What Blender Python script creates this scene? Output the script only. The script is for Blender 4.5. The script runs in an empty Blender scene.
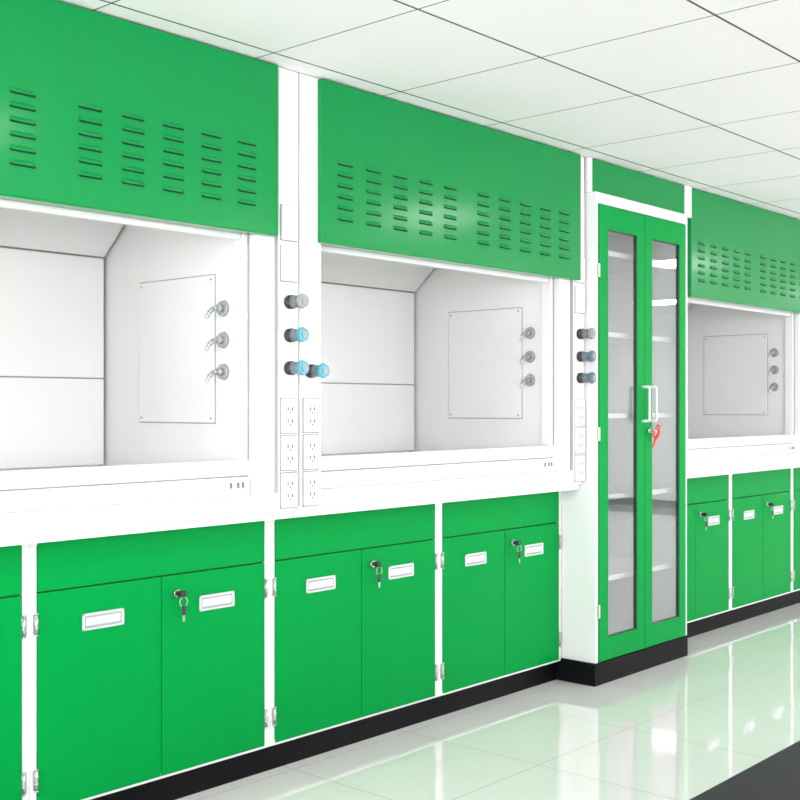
import bpy, bmesh, math
from mathutils import Matrix, Vector

sc = bpy.context.scene
sc.view_settings.view_transform = 'Standard'
sc.view_settings.look = 'None'

# ------------------------------------------------------------ materials
def mat(name, col, rough=0.5, metal=0.0, coat=0.0, spec=0.5, noise=0.0, nscale=6.0, bump=0.0, emit=None, estr=0):
    m = bpy.data.materials.new(name); m.use_nodes = True
    nt = m.node_tree; b = nt.nodes['Principled BSDF']
    b.inputs['Base Color'].default_value = (*col, 1)
    b.inputs['Roughness'].default_value = rough
    b.inputs['Metallic'].default_value = metal
    b.inputs['Coat Weight'].default_value = coat
    b.inputs['Coat Roughness'].default_value = 0.05
    b.inputs['Specular IOR Level'].default_value = spec
    if emit:
        b.inputs['Emission Color'].default_value = (*emit, 1)
        b.inputs['Emission Strength'].default_value = estr
    if noise > 0 or bump > 0:
        tc = nt.nodes.new('ShaderNodeTexCoord')
        nz = nt.nodes.new('ShaderNodeTexNoise'); nz.inputs['Scale'].default_value = nscale
        nt.links.new(tc.outputs['Object'], nz.inputs['Vector'])
        if noise > 0:
            mx = nt.nodes.new('ShaderNodeMix'); mx.data_type = 'RGBA'
            mx.inputs['A'].default_value = (*[c*(1-noise) for c in col], 1)
            mx.inputs['B'].default_value = (*[min(1, c*(1+noise)) for c in col], 1)
            nt.links.new(nz.outputs['Fac'], mx.inputs['Factor'])
            nt.links.new(mx.outputs['Result'], b.inputs['Base Color'])
        if bump > 0:
            bp = nt.nodes.new('ShaderNodeBump'); bp.inputs['Strength'].default_value = bump
            bp.inputs['Distance'].default_value = 0.01
            nt.links.new(nz.outputs['Fac'], bp.inputs['Height'])
            nt.links.new(bp.outputs['Normal'], b.inputs['Normal'])
    return m

def grid_mat(name, col, line, size, ox, oy, wx, wy, rough, lrough=0.6, noise=0.02, nscale=3, coat=0.0, spec=0.5):
    m = bpy.data.materials.new(name); m.use_nodes = True
    nt = m.node_tree; N = nt.nodes; L = nt.links; b = N['Principled BSDF']
    b.inputs['Coat Weight'].default_value = coat; b.inputs['Coat Roughness'].default_value = 0.02
    b.inputs['Specular IOR Level'].default_value = spec
    geo = N.new('ShaderNodeNewGeometry'); sep = N.new('ShaderNodeSeparateXYZ')
    L.new(geo.outputs['Position'], sep.inputs[0])
    def line_mask(out, off, w):
        a = N.new('ShaderNodeMath'); a.operation = 'SUBTRACT'; a.inputs[1].default_value = off - w/2
        L.new(out, a.inputs[0])
        d = N.new('ShaderNodeMath'); d.operation = 'DIVIDE'; d.inputs[1].default_value = size
        L.new(a.outputs[0], d.inputs[0])
        f = N.new('ShaderNodeMath'); f.operation = 'FRACT'; L.new(d.outputs[0], f.inputs[0])
        c = N.new('ShaderNodeMath'); c.operation = 'LESS_THAN'; c.inputs[1].default_value = w/size
        L.new(f.outputs[0], c.inputs[0]); return c.outputs[0]
    mk = N.new('ShaderNodeMath'); mk.operation = 'MAXIMUM'
    L.new(line_mask(sep.outputs['X'], ox, wx), mk.inputs[0])
    L.new(line_mask(sep.outputs['Y'], oy, wy), mk.inputs[1])
    nz = N.new('ShaderNodeTexNoise'); nz.inputs['Scale'].default_value = nscale
    L.new(geo.outputs['Position'], nz.inputs['Vector'])
    cm = N.new('ShaderNodeMix'); cm.data_type = 'RGBA'
    cm.inputs['A'].default_value = (*[c*(1-noise) for c in col], 1)
    cm.inputs['B'].default_value = (*[min(1, c*(1+noise)) for c in col], 1)
    L.new(nz.outputs['Fac'], cm.inputs['Factor'])
    mx = N.new('ShaderNodeMix'); mx.data_type = 'RGBA'
    mx.inputs['B'].default_value = (*line, 1)
    L.new(cm.outputs['Result'], mx.inputs['A']); L.new(mk.outputs[0], mx.inputs['Factor'])
    L.new(mx.outputs['Result'], b.inputs['Base Color'])
    r = N.new('ShaderNodeMix'); r.data_type = 'FLOAT'
    r.inputs['A'].default_value = rough; r.inputs['B'].default_value = lrough
    L.new(mk.outputs[0], r.inputs['Factor']); L.new(r.outputs['Result'], b.inputs['Roughness'])
    return m

def glass_mat(name, refl=0.12, tint=(0.95, 0.98, 0.97)):
    m = bpy.data.materials.new(name); m.use_nodes = True
    nt = m.node_tree; N = nt.nodes; N.clear()
    o = N.new('ShaderNodeOutputMaterial'); mx = N.new('ShaderNodeMixShader')
    t = N.new('ShaderNodeBsdfTransparent'); t.inputs[0].default_value = (*tint, 1)
    g = N.new('ShaderNodeBsdfGlossy'); g.inputs['Roughness'].default_value = 0.01
    mx.inputs[0].default_value = refl
    nt.links.new(t.outputs[0], mx.inputs[1]); nt.links.new(g.outputs[0], mx.inputs[2])
    nt.links.new(mx.outputs[0], o.inputs[0])
    return m

GREEN = mat('green_powder_coat', (0.0, 0.25, 0.055), rough=0.16, noise=0.03, nscale=2, spec=0.28)
GREEN_D = mat('green_door_paint', (0.0, 0.285, 0.050), rough=0.35, noise=0.03, nscale=3, spec=0.06)
SLIT = mat('louvre_slit_dark', (0.0, 0.03, 0.010), rough=0.7)
WHITE = mat('white_powder_coat', (0.81, 0.81, 0.81), rough=0.35, noise=0.01, spec=0.35)
LINER = mat('fume_hood_liner', (0.80, 0.797, 0.79), rough=0.45, noise=0.02, nscale=3, spec=0.3)
SEAM = mat('seam_grey', (0.26, 0.26, 0.26), rough=0.6)
SEAML = mat('seam_light_grey', (0.34, 0.34, 0.33), rough=0.6)
BLACK = mat('black_toe_kick', (0.004, 0.004, 0.005), rough=0.5, noise=0.1, spec=0.1)
EPOXY = mat('black_epoxy_worktop', (0.008, 0.009, 0.010), rough=0.45, noise=0.1, nscale=30, spec=0.12)
METAL = mat('brushed_metal', (0.55, 0.55, 0.55), rough=0.3, metal=1.0, noise=0.03, nscale=40)
PULL = mat('pull_plate_silver', (0.66, 0.68, 0.70), rough=0.35, metal=0.3)
PULLIN = mat('pull_recess', (0.36, 0.38, 0.41), rough=0.5)
DARK = mat('dark_plastic', (0.02, 0.02, 0.025), rough=0.4)
GREYP = mat('grey_valve_plastic', (0.15, 0.17, 0.18), rough=0.35)
GREYL = mat('tap_grey', (0.42, 0.44, 0.46), rough=0.25, metal=0.4)
BLUE = mat('blue_valve_cap', (0.06, 0.36, 0.46), rough=0.3)
CAPG = mat('grey_valve_cap', (0.30, 0.31, 0.32), rough=0.3)
CAPD = mat('grey_blue_valve_cap', (0.08, 0.17, 0.22), rough=0.3)
PLATE = mat('outlet_plate', (0.74, 0.74, 0.745), rough=0.3)
RED = mat('red_ribbon', (0.75, 0.03, 0.02), rough=0.5)
WALLM = mat('wall_paint', (0.88, 0.87, 0.87), rough=0.8, bump=0.05, nscale=60)
LAMP = mat('light_panel_diffuser', (0.9, 0.9, 0.9), emit=(1, 0.97, 0.98), estr=12.0)
TUBE = mat('hood_light_tube', (0.9, 0.9, 0.9), emit=(1, 0.98, 0.94), estr=4.0)
GLASS = glass_mat('clear_glass', 0.17)
WGLASS = glass_mat('window_glass', 0.05, (1, 1, 1))
CEIL = grid_mat('ceiling_tiles', (0.94, 0.915, 0.925), (0.07, 0.07, 0.07), 0.6, 3.04, 2.71, 0.005, 0.008, 0.7, spec=0.1)
FLOOR = grid_mat('polished_floor_tiles', (0.84, 0.83, 0.81), (0.48, 0.48, 0.46), 0.6, 3.30, 2.30, 0.006, 0.006, 0.06, coat=0.55, spec=0.4)

# ------------------------------------------------------------ mesh helpers
def add_tmp(bm, t):
    me = bpy.data.meshes.new('t'); t.to_mesh(me); t.free(); bm.from_mesh(me); bpy.data.meshes.remove(me)

def bx(bm, x0, x1, y0, y1, z0, z1, bev=0.0, seg=2):
    t = bmesh.new(); bmesh.ops.create_cube(t, size=1.0)
    for v in t.verts:
        v.co = Vector(((x0+x1)/2 + v.co.x*(x1-x0), (y0+y1)/2 + v.co.y*(y1-y0), (z0+z1)/2 + v.co.z*(z1-z0)))
    if bev > 0:
        bmesh.ops.bevel(t, geom=list(t.edges), offset=bev, segments=seg, affect='EDGES', profile=0.5)
    add_tmp(bm, t)

def cy(bm, p0, p1, r0, r1=None, seg=24):
    if r1 is None: r1 = r0
    p0 = Vector(p0); p1 = Vector(p1); d = p1-p0
    t = bmesh.new()
    bmesh.ops.create_cone(t, cap_ends=True, segments=seg, radius1=r0, radius2=r1, depth=d.length)
    for f in t.faces:
        if len(f.verts) == 4: f.smooth = True
    q = Vector((0, 0, 1)).rotation_difference(d.normalized())
    bmesh.ops.transform(t, matrix=Matrix.Translation((p0+p1)/2) @ q.to_matrix().to_4x4(), verts=t.verts)
    add_tmp(bm, t)

def sph(bm, p, r):
    t = bmesh.new(); bmesh.ops.create_uvsphere(t, u_segments=12, v_segments=8, radius=r)
    for f in t.faces: f.smooth = True
    bmesh.ops.translate(t, vec=Vector(p), verts=t.verts); add_tmp(bm, t)

def tube(bm, pts, r):
    for a, b in zip(pts[:-1], pts[1:]): cy(bm, a, b, r, seg=12)
    for p in pts: sph(bm, p, r)

def ring(bm, c, R, r, axis='Y', n=20):
    pts = []
    for i in range(n+1):
        a = 2*math.pi*i/n
        if axis == 'Y': pts.append((c[0]+R*math.cos(a), c[1], c[2]+R*math.sin(a)))
        else: pts.append((c[0], c[1]+R*math.cos(a), c[2]+R*math.sin(a)))
    tube(bm, pts, r)

def obj(name, bm, m, parent=None):
    me = bpy.data.meshes.new(name); bmesh.ops.recalc_face_normals(bm, faces=bm.faces)
    bm.to_mesh(me); bm.free(); me.materials.append(m)
    o = bpy.data.objects.new(name, me); sc.collection.objects.link(o)
    if parent:
        o.parent = parent; o.matrix_parent_inverse = Matrix.Translation(-parent.location)
    return o

def group(name, loc):
    e = bpy.data.objects.new(name, None); e.empty_display_size = 0.1; e.location = loc
    sc.collection.objects.link(e); return e

class P:
    """collect geometry per (part,material)"""
    def __init__(s, parent): s.parent = parent; s.d = {}
    def __call__(s, name, m):
        if name not in s.d: s.d[name] = (bmesh.new(), m)
        return s.d[name][0]
    def done(s):
        for n, (b, m) in s.d.items(): obj(n, b, m, s.parent)

# ------------------------------------------------------------ dimensions
ZC = 2.36       # ceiling
YW = 3.75       # wall behind hoods
RX0, RX1, RY0 = -3.0, 12.6, -3.2

# ------------------------------------------------------------ room shell
b = bmesh.new(); bx(b, RX0, RX1, RY0, YW, -0.1, 0); obj('floor', b, FLOOR)
b = bmesh.new(); bx(b, RX0, RX1, RY0, YW, ZC, ZC+0.1); obj('ceiling', b, CEIL)
b = bmesh.new(); bx(b, RX0, RX1, YW, YW+0.15, -0.1, ZC+0.1); obj('wall_back', b, WALLM)
b = bmesh.new(); bx(b, RX1, RX1+0.15, RY0-0.15, YW+0.15, -0.1, ZC+0.1); obj('wall_right', b, WALLM)
wins = [(-2.2, -0.2), (0.8, 2.8), (3.8, 5.8), (6.8, 8.8), (9.8, 11.8)]
zb, zt = 0.85, 2.15
b = bmesh.new()
bx(b, RX0, RX1, RY0-0.15, RY0, -0.1, zb); bx(b, RX0, RX1, RY0-0.15, RY0, zt, ZC+0.1)
xs = RX0
for a, c in wins:
    bx(b, xs, a, RY0-0.15, RY0, zb, zt); xs = c
bx(b, xs, RX1, RY0-0.15, RY0, zb, zt)
obj('wall_front', b, WALLM)
# left wall; its two windows are added to light left-facing surfaces
fill_wins = [(-1.8, 0.2), (0.9, 2.7)]
b = bmesh.new()
bx(b, RX0-0.15, RX0, RY0-0.15, YW+0.15, -0.1, zb); bx(b, RX0-0.15, RX0, RY0-0.15, YW+0.15, zt, ZC+0.1)
ys = RY0-0.15
for a, c in fill_wins:
    bx(b, RX0-0.15, RX0, ys, a, zb, zt); ys = c
bx(b, RX0-0.15, RX0, ys, YW+0.15, zb, zt)
obj('wall_left', b, WALLM)

def daylight(loc, rot, sx, en):
    ld = bpy.data.lights.new('daylight', 'AREA'); ld.shape = 'RECTANGLE'; ld.size = sx; ld.size_y = zt-zb
    ld.energy = en; ld.color = (0.98, 0.97, 1.0)
    lo = bpy.data.objects.new('daylight_lamp', ld); sc.collection.objects.link(lo)
    lo.location = loc; lo.rotation_euler = rot
wi = 0
for i, (a, c) in enumerate(wins):
    wi += 1
    e = group('window_%d' % wi, ((a+c)/2, RY0-0.08, zb)); p = P(e)
    f = p('frame', WHITE)
    for x in (a, (a+c)/2-0.025, c-0.05): bx(f, x, x+0.05, RY0-0.11, RY0-0.05, zb, zt, 0.004)
    for z in (zb, zt-0.05, 1.65): bx(f, a, c, RY0-0.108, RY0-0.052, z, z+0.05, 0.004)
    bx(p('pane', WGLASS), a+0.03, c-0.03, RY0-0.083, RY0-0.079, zb+0.03, zt-0.03)
    p.done()
    daylight(((a+c)/2, RY0-0.25, (zb+zt)/2), (math.radians(90), 0, 0), c-a, (80, 82, 75, 80, 80)[i])
for i, (a, c) in enumerate(fill_wins):
    wi += 1
    e = group('window_%d' % wi, (RX0-0.08, (a+c)/2, zb)); p = P(e)
    f = p('frame', WHITE)
    for y in (a, (a+c)/2-0.025, c-0.05): bx(f, RX0-0.11, RX0-0.05, y, y+0.05, zb, zt, 0.004)
    for z in (zb, zt-0.05, 1.65): bx(f, RX0-0.108, RX0-0.052, a, c, z, z+0.05, 0.004)
    bx(p('pane', WGLASS), RX0-0.083, RX0-0.079, a+0.03, c-0.03, zb+0.03, zt-0.03)
    p.done()
    daylight((RX0-0.25, (a+c)/2, (zb+zt)/2), (math.radians(90), 0, math.radians(-90)), c-a, 150)  # added fill for the hood side walls and tall cabinet side
for nm, args in (('baseboard_front', (RX0, RX1, RY0, RY0+0.015)), ('baseboard_right', (RX1-0.015, RX1, RY0+0.015, YW)), ('baseboard_left', (RX0, RX0+0.015, RY0+0.015, YW))):
    b = bmesh.new(); bx(b, *args, 0, 0.09, 0.003); obj(nm, b, BLACK)

# ceiling light panels, set in the tile grid
for ry in (0.91, -0.89, -2.69):
    for k in range(-1, 4):
        x0 = 1.84 + 3.0*k
        e = group('ceiling_light_panel', (x0+0.3, ry+0.3, ZC)); p = P(e)
        f = p('frame', WHITE)
        for q in ((x0+0.005, x0+0.025, ry+0.005, ry+0.595), (x0+0.575, x0+0.595, ry+0.005, ry+0.595),
                  (x0+0.025, x0+0.575, ry+0.005, ry+0.025), (x0+0.025, x0+0.575, ry+0.575, ry+0.595)):
            bx(f, *q, ZC-0.008, ZC-0.0005)
        bx(p('diffuser', LAMP), x0+0.025, x0+0.575, ry+0.025, ry+0.575, ZC-0.005, ZC-0.0005)
        p.done()

# ------------------------------------------------------------ fume hood
YP = 2.785   # green panel front
YF = 2.805   # post front
def louvres(bg, bd, xc, z, L=0.078, h=0.014, yp=YP):
    n = 10; rows = []; A0 = 0.008
    for i in range(n+1):
        x = xc - L/2 + L*i/n
        e = min(i, n-i)/n*L
        a = A0*math.sqrt(min(1, e/0.012))
        rows.append((x, a))
    A = [bg.verts.new((x, yp+0.001, z+h/2)) for x, a in rows]
    B = [bg.verts.new((x, yp-a*0.75, z+h*0.12)) for x, a in rows]
    C = [bg.verts.new((x, yp-a, z-h/2*(0.4+0.6*a/A0))) for x, a in rows]
    for i in range(n):
        for U, V in ((A, B), (B, C)):
            f = bg.faces.new((U[i], U[i+1], V[i+1], V[i])); f.smooth = True
    C2 = [bd.verts.new((x, yp-a+0.0004, z-h/2*(0.4+0.6*a/A0)+0.0008)) for x, a in rows]
    D2 = [bd.verts.new((x, yp-0.0008, z-h/2-0.0035)) for x, a in rows]
    for i in range(n):
        bd.faces.new((C2[i], C2[i+1], D2[i+1], D2[i]))

CAPS = {'b': (BLUE, 'blue'), 'g': (CAPG, 'grey'), 'd': (CAPD, 'grey_blue')}
def valve(p, x, z, key):
    cap, nm = CAPS[key]
    cy(p('valve_bases', DARK), (x, YF+0.001, z), (x, YF-0.018, z), 0.023)
    cy(p('valve_bodies', GREYP), (x, YF-0.018, z), (x, YF-0.058, z), 0.021, 0.019)
    b = p('valve_caps_'+nm, cap)
    cy(b, (x, YF-0.058, z), (x, YF-0.074, z), 0.0235, 0.0215)
    for k in range(8):
        a = k*math.pi/4
        cy(b, (x+0.022*math.cos(a), YF-0.058, z+0.022*math.sin(a)), (x+0.021*math.cos(a), YF-0.072, z+0.021*math.sin(a)), 0.003, seg=8)
    cy(p('valve_hubs', CAPG), (x, YF-0.074, z), (x, YF-0.078, z), 0.012)

def outlet(p, x, z, sockets=True):
    bx(p('outlet_plates', PLATE), x-0.036, x+0.036, YF-0.010, YF+0.001, z-0.057, z+0.057, 0.004)
    bx(p('outlet_shadow_gap', SEAM), x-0.0385, x+0.0385, YF-0.0015, YF+0.001, z-0.0595, z+0.0595)
    if sockets:
        d = p('outlet_slots', DARK)
        for dz in (0.022, -0.018):
            bx(d, x-0.014, x-0.010, YF-0.0108, YF-0.009, z+dz-0.006, z+dz+0.006)
            bx(d, x+0.006, x+0.010, YF-0.0108, YF-0.009, z+dz-0.006, z+dz+0.006)
            bx(d, x-0.004, x+0.001, YF-0.0108, YF-0.009, z+dz-0.015, z+dz-0.010)
    else:
        bx(p('outlet_rockers', WHITE), x-0.02, x+0.02, YF-0.014, YF-0.009, z-0.03, z+0.03, 0.003)

def fume_hood(x0, x1, left_valves, right_valves, panel=None, lamp=TUBE):
    e = group('fume_hood', ((x0+x1)/2, 3.25, 0.893)); p = P(e)
    xl, xr = x0+0.115, x1-0.18      # inner opening
    bx(p('counter', WHITE), x0, x1, 2.815, 3.74, 0.893, 0.960, 0.010, 3)
    bx(p('counter_drip_edge', WHITE), x0, x1, 2.835, 2.86, 0.872, 0.8935)
    bx(p('post_left', WHITE), x0+0.001, x0+0.100, YF, 2.90, 0.912, ZC-0.002, 0.003)
    bx(p('post_right', WHITE), x1-0.090, x1-0.001, YF, 2.90, 0.912, ZC-0.002, 0.003)
    bx(p('post_seams', SEAML), x0+0.0995, x0+0.102, YF+0.003, 2.89, 0.962, ZC-0.003)
    bx(p('post_seams', SEAML), x1-0.0925, x1-0.0895, YF+0.003, 2.89, 0.962, ZC-0.003)
    bx(p('jamb_right', WHITE), x1-0.178, x1-0.0915, 2.822, 2.90, 0.960, 2.2, 0.002)
    bx(p('jamb_left', WHITE), x0+0.1015, xl, 2.822, 2.90, 0.960, 2.2, 0.002)
    c = p('casing', WHITE)
    bx(c, x0+0.002, x0+0.03, 2.90, 3.72, 0.960, ZC-0.002)
    bx(c, x1-0.03, x1-0.002, 2.90, 3.72, 0.960, ZC-0.002)
    bx(c, x0+0.03, x1-0.03, 3.70, 3.72, 0.960, ZC-0.002)
    l = p('liner', LINER)
    bx(l, xr, xr+0.012, 2.90, 3.70, 0.960, 2.16)
    bx(l, xl-0.012, xl, 2.90, 3.70, 0.960, 2.16)
    bx(l, xl, xr, 3.68, 3.70, 0.960, 2.16)
    bx(l, xl, xr, 2.83, 3.70, 2.16, 2.172)
    bx(p('work_surface', LINER), xl, xr, 2.88, 3.68, 0.960, 0.985, 0.004)
    bf = p('baffle_panels', LINER)
    bx(bf, xl+0.015, xr-0.015, 3.645, 3.655, 1.03, 1.345, 0.002)
    bx(bf, xl+0.015, xr-0.015, 3.645, 3.655, 1.350, 1.79, 0.002)
    t = bmesh.new(); bmesh.ops.create_cube(t, size=1)
    y0_, z0_, y1_, z1_ = 3.645, 1.80, 3.27, 2.12
    ln = math.hypot(y1_-y0_, z1_-z0_); ang = math.atan2(z1_-z0_, y1_-y0_)
    for v in t.verts:
        v.co = Vector((v.co.x*(xr-xl-0.03), v.co.y*ln, v.co.z*0.01))
    bmesh.ops.transform(t, matrix=Matrix.Translation(((xl+xr)/2, (y0_+y1_)/2, (z0_+z1_)/2)) @ Matrix.Rotation(ang, 4, 'X'), verts=t.verts)
    add_tmp(bf, t)
    s = p('baffle_gaps', SEAML)
    bx(s, xl+0.015, xr-0.015, 3.652, 3.658, 1.340, 1.356)
    bx(s, xl+0.015, xr-0.015, 3.654, 3.658, 1.786, 1.80)
    bx(s, xr-0.014, xr-0.001, 3.672, 3.679, 1.0, 2.1)
    bx(p('access_panel', LINER), xr-0.006, xr+0.001, 3.02, 3.44, 1.19, 1.685, 0.003)
    bx(p('access_panel_gap', SEAML), xr-0.002, xr+0.001, 3.017, 3.443, 1.187, 1.688)
    for y in (3.035, 3.425):
        for z in (1.205, 1.67): cy(p('access_panel_screws', GREYL), (xr-0.0075, y, z), (xr, y, z), 0.004, seg=12)
    bx(p('access_panel_left', LINER), xl-0.001, xl+0.006, 3.02, 3.44, 1.19, 1.685, 0.003)
    for z in (1.57, 1.465, 1.36):
        g = p('service_taps', GREYL); y = 2.975
        cy(g, (xr, y, z), (xr-0.010, y, z), 0.0275, 0.025)
        cy(g, (xr-0.010, y, z), (xr-0.030, y, z), 0.013, 0.011)
        tube(g, [(xr-0.030, y, z), (xr-0.045, y, z-0.003), (xr-0.060, y, z-0.016)], 0.0078)
        tube(p('tap_nozzles', METAL), [(xr-0.060, y, z-0.016), (xr-0.073, y, z-0.034)], 0.005)
        for q in (0.3, 0.7): sph(p('tap_nozzles', METAL), (xr-0.060-0.013*q, y, z-0.016-0.018*q), 0.007)
    f = p('sill', WHITE)
    bx(f, xl, xr, 2.838, 2.90, 0.960, 1.018, 0.006, 3)
    bx(p('sill_upper_bar', WHITE), xl, xr, 2.852, 2.895, 1.021, 1.072, 0.005, 3)
    bx(p('sill_gap', SEAM), xl, xr, 2.858, 2.89, 1.016, 1.023)
    t_ = p('sash_tracks', WHITE)
    bx(t_, xr-0.022, xr-0.0005, 2.852, 2.900, 1.072, 2.15, 0.003)
    bx(t_, xl+0.0005, xl+0.010, 2.852, 2.900, 1.072, 2.15, 0.003)
    bx(p('track_gap', SEAML), xr-0.004, xr-0.0003, 2.848, 2.856, 1.074, 1.80)
    bx(p('sash_rail', WHITE), xl+0.011, xr-0.023, 2.86, 2.885, 1.785, 1.83, 0.004)
    bx(p('sash_glass', GLASS), xl+0.012, xr-0.024, 2.870, 2.875, 1.83, 2.14)
    k = p('sill_fittings', GREYP)
    for dx in (0.035, 0.055, 0.085):
        bx(k, xr-dx-0.004, xr-dx+0.004, 2.834, 2.84, 0.984, 1.002, 0.001)
    bx(p('hood_light', lamp), (xl+xr)/2-0.45, (xl+xr)/2+0.45, 2.96, 3.06, 2.13, 2.159, 0.004)
    px0, px1 = panel if panel else (x0+0.083, x1-0.088)
    zb_ = 1.80
    bx(p('front_panel', GREEN), px0, px1, YP, YF+0.014, zb_, ZC-0.004, 0.006, 3)
    bx(p('front_panel_return', GREEN), px0+0.006, px1-0.006, YF+0.006, 2.85, zb_+0.001, zb_+0.018, 0.002)
    lg, ld = p('louvres', GREEN), p('louvre_slits', SLIT)
    cxx = (px0+px1)/2; w = (px1-px0)/1.6
    for sgn in (-1, 1):
        for kx in range(5):
            for r in range(6):
                louvres(lg, ld, cxx + sgn*(0.1035+0.143*kx)*w - 0.012, 2.084-0.038*r, L=0.078*w)
    for z, cap in right_valves: valve(p, x1-0.044, z, cap)
    for z, cap in left_valves: valve(p, x0+0.045, z, cap)
    for z in (1.215, 1.092, 0.969):
        outlet(p, x1-0.046, z); outlet(p, x0+0.05, z)
    outlet(p, x1-0.046, 1.85, False); outlet(p, x1-0.046, 1.715, False)
    p.done(); return e

TUBE3 = mat('hood_light_tube_dim', (0.9, 0.9, 0.9), emit=(1, 0.97, 0.92), estr=0.9)
RV = [(1.590, 'g'), (1.480, 'b'), (1.372, 'b')]
fume_hood(-0.87, 0.885, [(1.372, 'b')], RV)
fume_hood(0.89, 2.637, [(1.372, 'b')], RV, panel=(0.93, 2.53))
fume_hood(2.642, 4.385, [(1.364, 'b')], [(1.565, 'g'), (1.465, 'd'), (1.37, 'd')], panel=(2.725, 4.325))
fume_hood(5.245, 6.955, [], RV, panel=(5.345, 6.86), lamp=TUBE3)
fume_hood(6.96, 8.70, [], RV)

# ------------------------------------------------------------ base cabinets
YC = 2.93
def hinge(p, x, z):
    b = p('hinges', METAL)
    cy(b, (x, YC-0.005, z-0.030), (x, YC-0.005, z+0.030), 0.0045, seg=12)
    for q in (-0.030, -0.010, 0.010, 0.030): cy(b, (x, YC-0.005, z+q-0.002), (x, YC-0.005, z+q+0.002), 0.006, seg=12)
    bx(b, x-0.009, x+0.009, YC-0.003, YC+0.001, z-0.028, z+0.028)

def key_lock(p, x, y, z):
    cy(p('locks', METAL), (x, y, z), (x, y-0.010, z), 0.013, 0.012)
    cy(p('lock_cores', DARK), (x, y-0.010, z), (x, y-0.022, z), 0.008)
    k = p('keys', DARK)
    bx(k, x-0.011, x+0.011, y-0.040, y-0.022, z-0.010, z+0.010, 0.003)
    ring(p('key_rings', METAL), (x+0.004, y-0.034, z-0.024), 0.015, 0.0013, n=14)
    bx(k, x-0.004, x+0.012, y-0.037, y-0.033, z-0.066, z-0.036, 0.0015)
    bx(p('key_blades', METAL), x+0.000, x+0.007, y-0.036, y-0.034, z-0.085, z-0.062)

def base_cabinet(x0, x1):
    e = group('base_cabinet', ((x0+x1)/2, 3.3, 0)); p = P(e)
    c = p('carcass', WHITE); fw = 0.0225
    bx(c, x0+0.0005, x0+fw, YC, 3.70, 0.09, 0.871, 0.001)
    bx(c, x1-fw, x1-0.0005, YC, 3.70, 0.09, 0.871, 0.001)
    bx(c, x0+fw, x1-fw, YC, 3.70, 0.09, 0.108)
    bx(c, x0+fw, x1-fw, YC, 3.70, 0.853, 0.871)
    bx(c, x0+fw, x1-fw, 3.68, 3.70, 0.108, 0.853)
    bx(p('toe_kick', BLACK), x0, x1, 2.955, 3.70, 0, 0.089)
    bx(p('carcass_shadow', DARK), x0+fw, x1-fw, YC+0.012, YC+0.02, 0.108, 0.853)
    g = 0.0025; a, c_ = x0+fw+g, x1-fw-g; m = (a+c_)/2
    bx(p('drawer_front', GREEN_D), a, c_, YC-0.004, YC+0.012, 0.721, 0.862, 0.0025)
    bx(p('door_left', GREEN_D), a, m-g/2, YC-0.004, YC+0.012, 0.098, 0.717, 0.0025)
    bx(p('door_right', GREEN_D), m+g/2, c_, YC-0.004, YC+0.012, 0.098, 0.717, 0.0025)
    s = (x1-x0)/0.9
    for xc in (x0+0.238*s, x0+0.667*s):
        pz = 0.615
        f = p('pulls', PULL)
        w, h, y = 0.072*s, 0.025, YC-0.004
        bx(f, xc-w, xc+w, y-0.006, y, pz+h-0.008, pz+h, 0.002)
        bx(f, xc-w, xc+w, y-0.006, y, pz-h, pz-h+0.006, 0.002)
        bx(f, xc-w, xc-w+0.008, y-0.006, y, pz-h, pz+h, 0.002)
        bx(f, xc+w-0.008, xc+w, y-0.006, y, pz-h, pz+h, 0.002)
        bx(p('pull_recesses', PULLIN), xc-w+0.004, xc+w-0.004, y-0.002, y, pz-h+0.004, pz+h-0.004)
        bx(f, xc-w+0.012, xc+w-0.012, y-0.0035, y-0.001, pz-0.012, pz+0.012, 0.001)
    key_lock(p, m+0.055*s, YC-0.004, 0.66)
    for z in (0.63, 0.19):
        hinge(p, x0+fw-0.003, z); hinge(p, x1-fw+0.003, z)
    p.done()

for a, c in ((-0.981, -0.081), (-0.081, 0.819), (0.819, 1.719), (1.719, 2.619), (2.619, 3.515), (3.515, 4.386),
             (5.242, 6.085), (6.085, 6.93), (6.93, 7.80), (7.80, 8.67)):
    base_cabinet(a, c)

# ------------------------------------------------------------ tall glass cabinet
e = group('glass_door_storage_cabinet', (4.81, 3.2, 0)); p = P(e)
X0, X1, YD = 4.390, 5.238, 2.750
c = p('carcass', WHITE)
bx(c, X0, X0+0.022, YD+0.003, 3.70, 0.10, 2.20, 0.002)
bx(c, X1-0.022, X1, YD+0.003, 3.70, 0.10, 2.20, 0.002)
bx(c, X0+0.022, X1-0.022, YD+0.003, 3.70, 2.150, 2.20, 0.002)
bx(c, X0+0.022, X1-0.022, YD+0.02, 3.70, 0.10, 0.125)
bx(c, X0+0.022, X1-0.022, 3.28, 3.30, 0.125, 2.15)
for z in (0.45, 0.825, 1.20, 1.575, 1.95):
    bx(p('shelves', WHITE), X0+0.022, X1-0.022, YD+0.06, 3.28, z-0.012, z+0.012, 0.002)
bx(p('plinth', BLACK), X0-0.012, X1, YD-0.002, 3.70, 0, 0.099, 0.003)
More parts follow.
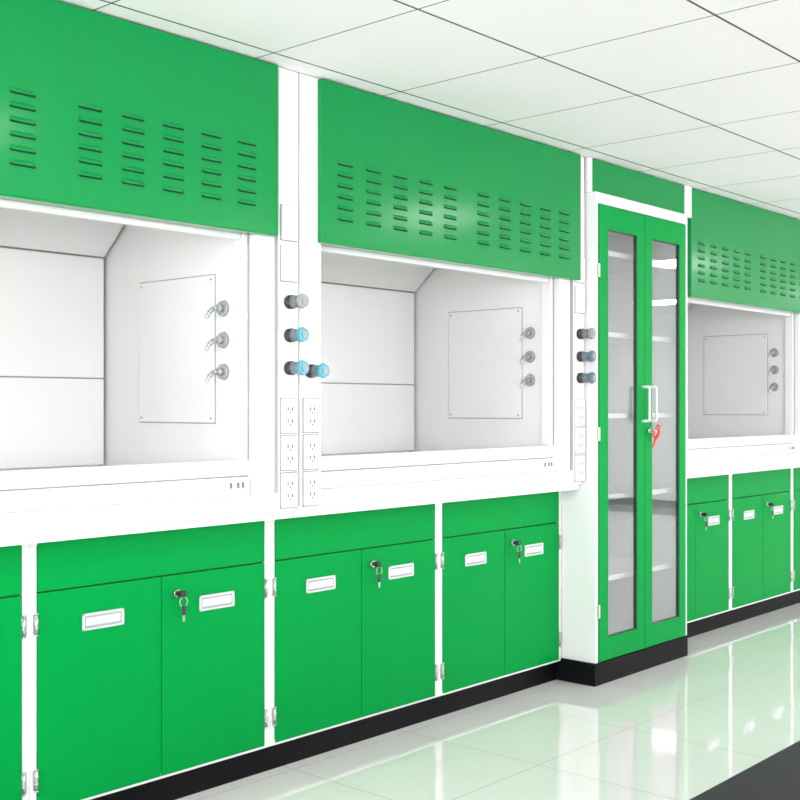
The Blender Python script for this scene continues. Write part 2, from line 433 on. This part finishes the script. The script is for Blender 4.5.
def gdoor(a, c_, gl, gr, nm):
    y0, y1 = YD-0.004, YD+0.018; z0, z1, gz0, gz1 = 0.103, 2.146, 0.205, 2.04
    f = p(nm, GREEN_D)
    bx(f, a, gl, y0, y1, z0, z1, 0.003); bx(f, gr, c_, y0, y1, z0, z1, 0.003)
    bx(f, gl-0.004, gr+0.004, y0+0.0005, y1, gz1, z1-0.0005, 0.003); bx(f, gl-0.004, gr+0.004, y0+0.0005, y1, z0+0.0005, gz0, 0.003)
    gk = p(nm+'_gasket', DARK)
    for q in ((gl-0.001, gl+0.003, gz0, gz1), (gr-0.003, gr+0.001, gz0, gz1), (gl, gr, gz0-0.001, gz0+0.003), (gl, gr, gz1-0.003, gz1+0.001)):
        bx(gk, q[0], q[1], y0+0.004, y1-0.002, q[2], q[3])
    bx(p(nm+'_glass', GLASS), gl, gr, y0+0.010, y0+0.014, gz0, gz1)
gdoor(4.414, 4.809, 4.488, 4.742, 'door_left')
gdoor(4.812, 5.214, 4.882, 5.150, 'door_right')
for hx in (4.785, 4.848):
    tube(p('handles', WHITE), [(hx, YD-0.004, 1.335), (hx, YD-0.038, 1.335), (hx, YD-0.044, 1.325), (hx, YD-0.044, 1.185), (hx, YD-0.038, 1.175), (hx, YD-0.004, 1.175)], 0.0065)
cy(p('lock', METAL), (4.84, YD-0.004, 1.13), (4.84, YD-0.018, 1.13), 0.012)
bx(p('key', METAL), 4.832, 4.848, YD-0.045, YD-0.018, 1.125, 1.135, 0.001)
r = p('red_ribbon', RED)
yk = YD-0.042
tube(r, [(4.84, yk, 1.13), (4.862, yk, 1.155), (4.880, yk, 1.150), (4.870, yk, 1.12), (4.845, yk, 1.10), (4.832, yk, 1.075), (4.815, yk, 1.055)], 0.0038)
tube(r, [(4.84, yk, 1.13), (4.825, yk, 1.11), (4.838, yk, 1.085), (4.865, yk, 1.10), (4.88, yk, 1.125), (4.865, yk, 1.135)], 0.0038)
bx(p('header_panel', GREEN), 4.422, 5.272, YP, YP+0.02, 2.205, ZC-0.004, 0.004)
bx(p('header_trim', WHITE), 4.3865, 4.420, YP+0.003, YP+0.02, 2.2005, ZC-0.003, 0.001)
bx(p('header_trim', WHITE), 5.274, 5.343, YP-0.003, YP+0.018, 2.2005, ZC-0.003, 0.001)
for z in (1.82, 1.09, 0.30):
    bx(p('hinges', METAL), 4.402, 4.414, YD-0.008, YD+0.002, z, z+0.06, 0.002)
p.done()

# ------------------------------------------------------------ island bench in the foreground
e = group('lab_bench', (2.4, 0.15, 0)); p = P(e)
bx(p('worktop', EPOXY), 0.35, 4.2, -0.35, 0.56, 0.82, 0.85, 0.004)
bx(p('body', WHITE), 0.40, 4.15, -0.26, 0.46, 0.09, 0.82)
bx(p('toe_kick', BLACK), 0.43, 4.12, -0.23, 0.43, 0, 0.09)
for i in range(8):
    a = 0.42 + i*0.466
    for y0, y1 in ((0.46, 0.478), (-0.278, -0.26)):
        bx(p('doors', GREEN_D), a, a+0.456, y0, y1, 0.10, 0.67, 0.003)
        bx(p('drawers', GREEN_D), a, a+0.456, y0, y1, 0.68, 0.81, 0.003)
p.done()

# ------------------------------------------------------------ world, camera
w = bpy.data.worlds.new('sky'); sc.world = w; w.use_nodes = True
bg = w.node_tree.nodes['Background']; bg.inputs[0].default_value = (0.9, 0.95, 1, 1); bg.inputs[1].default_value = 1.5

cd = bpy.data.cameras.new('camera'); cam = bpy.data.objects.new('camera', cd); sc.collection.objects.link(cam)
F = 1150.0
cd.sensor_width = 36; cd.lens = F*36/800; cd.shift_y = 5/800; cd.clip_start = 0.02
th = math.atan(1026/F)
cam.location = (0, 0, 1.25); cam.rotation_euler = (math.radians(90), 0, th-math.pi/2)
sc.camera = cam
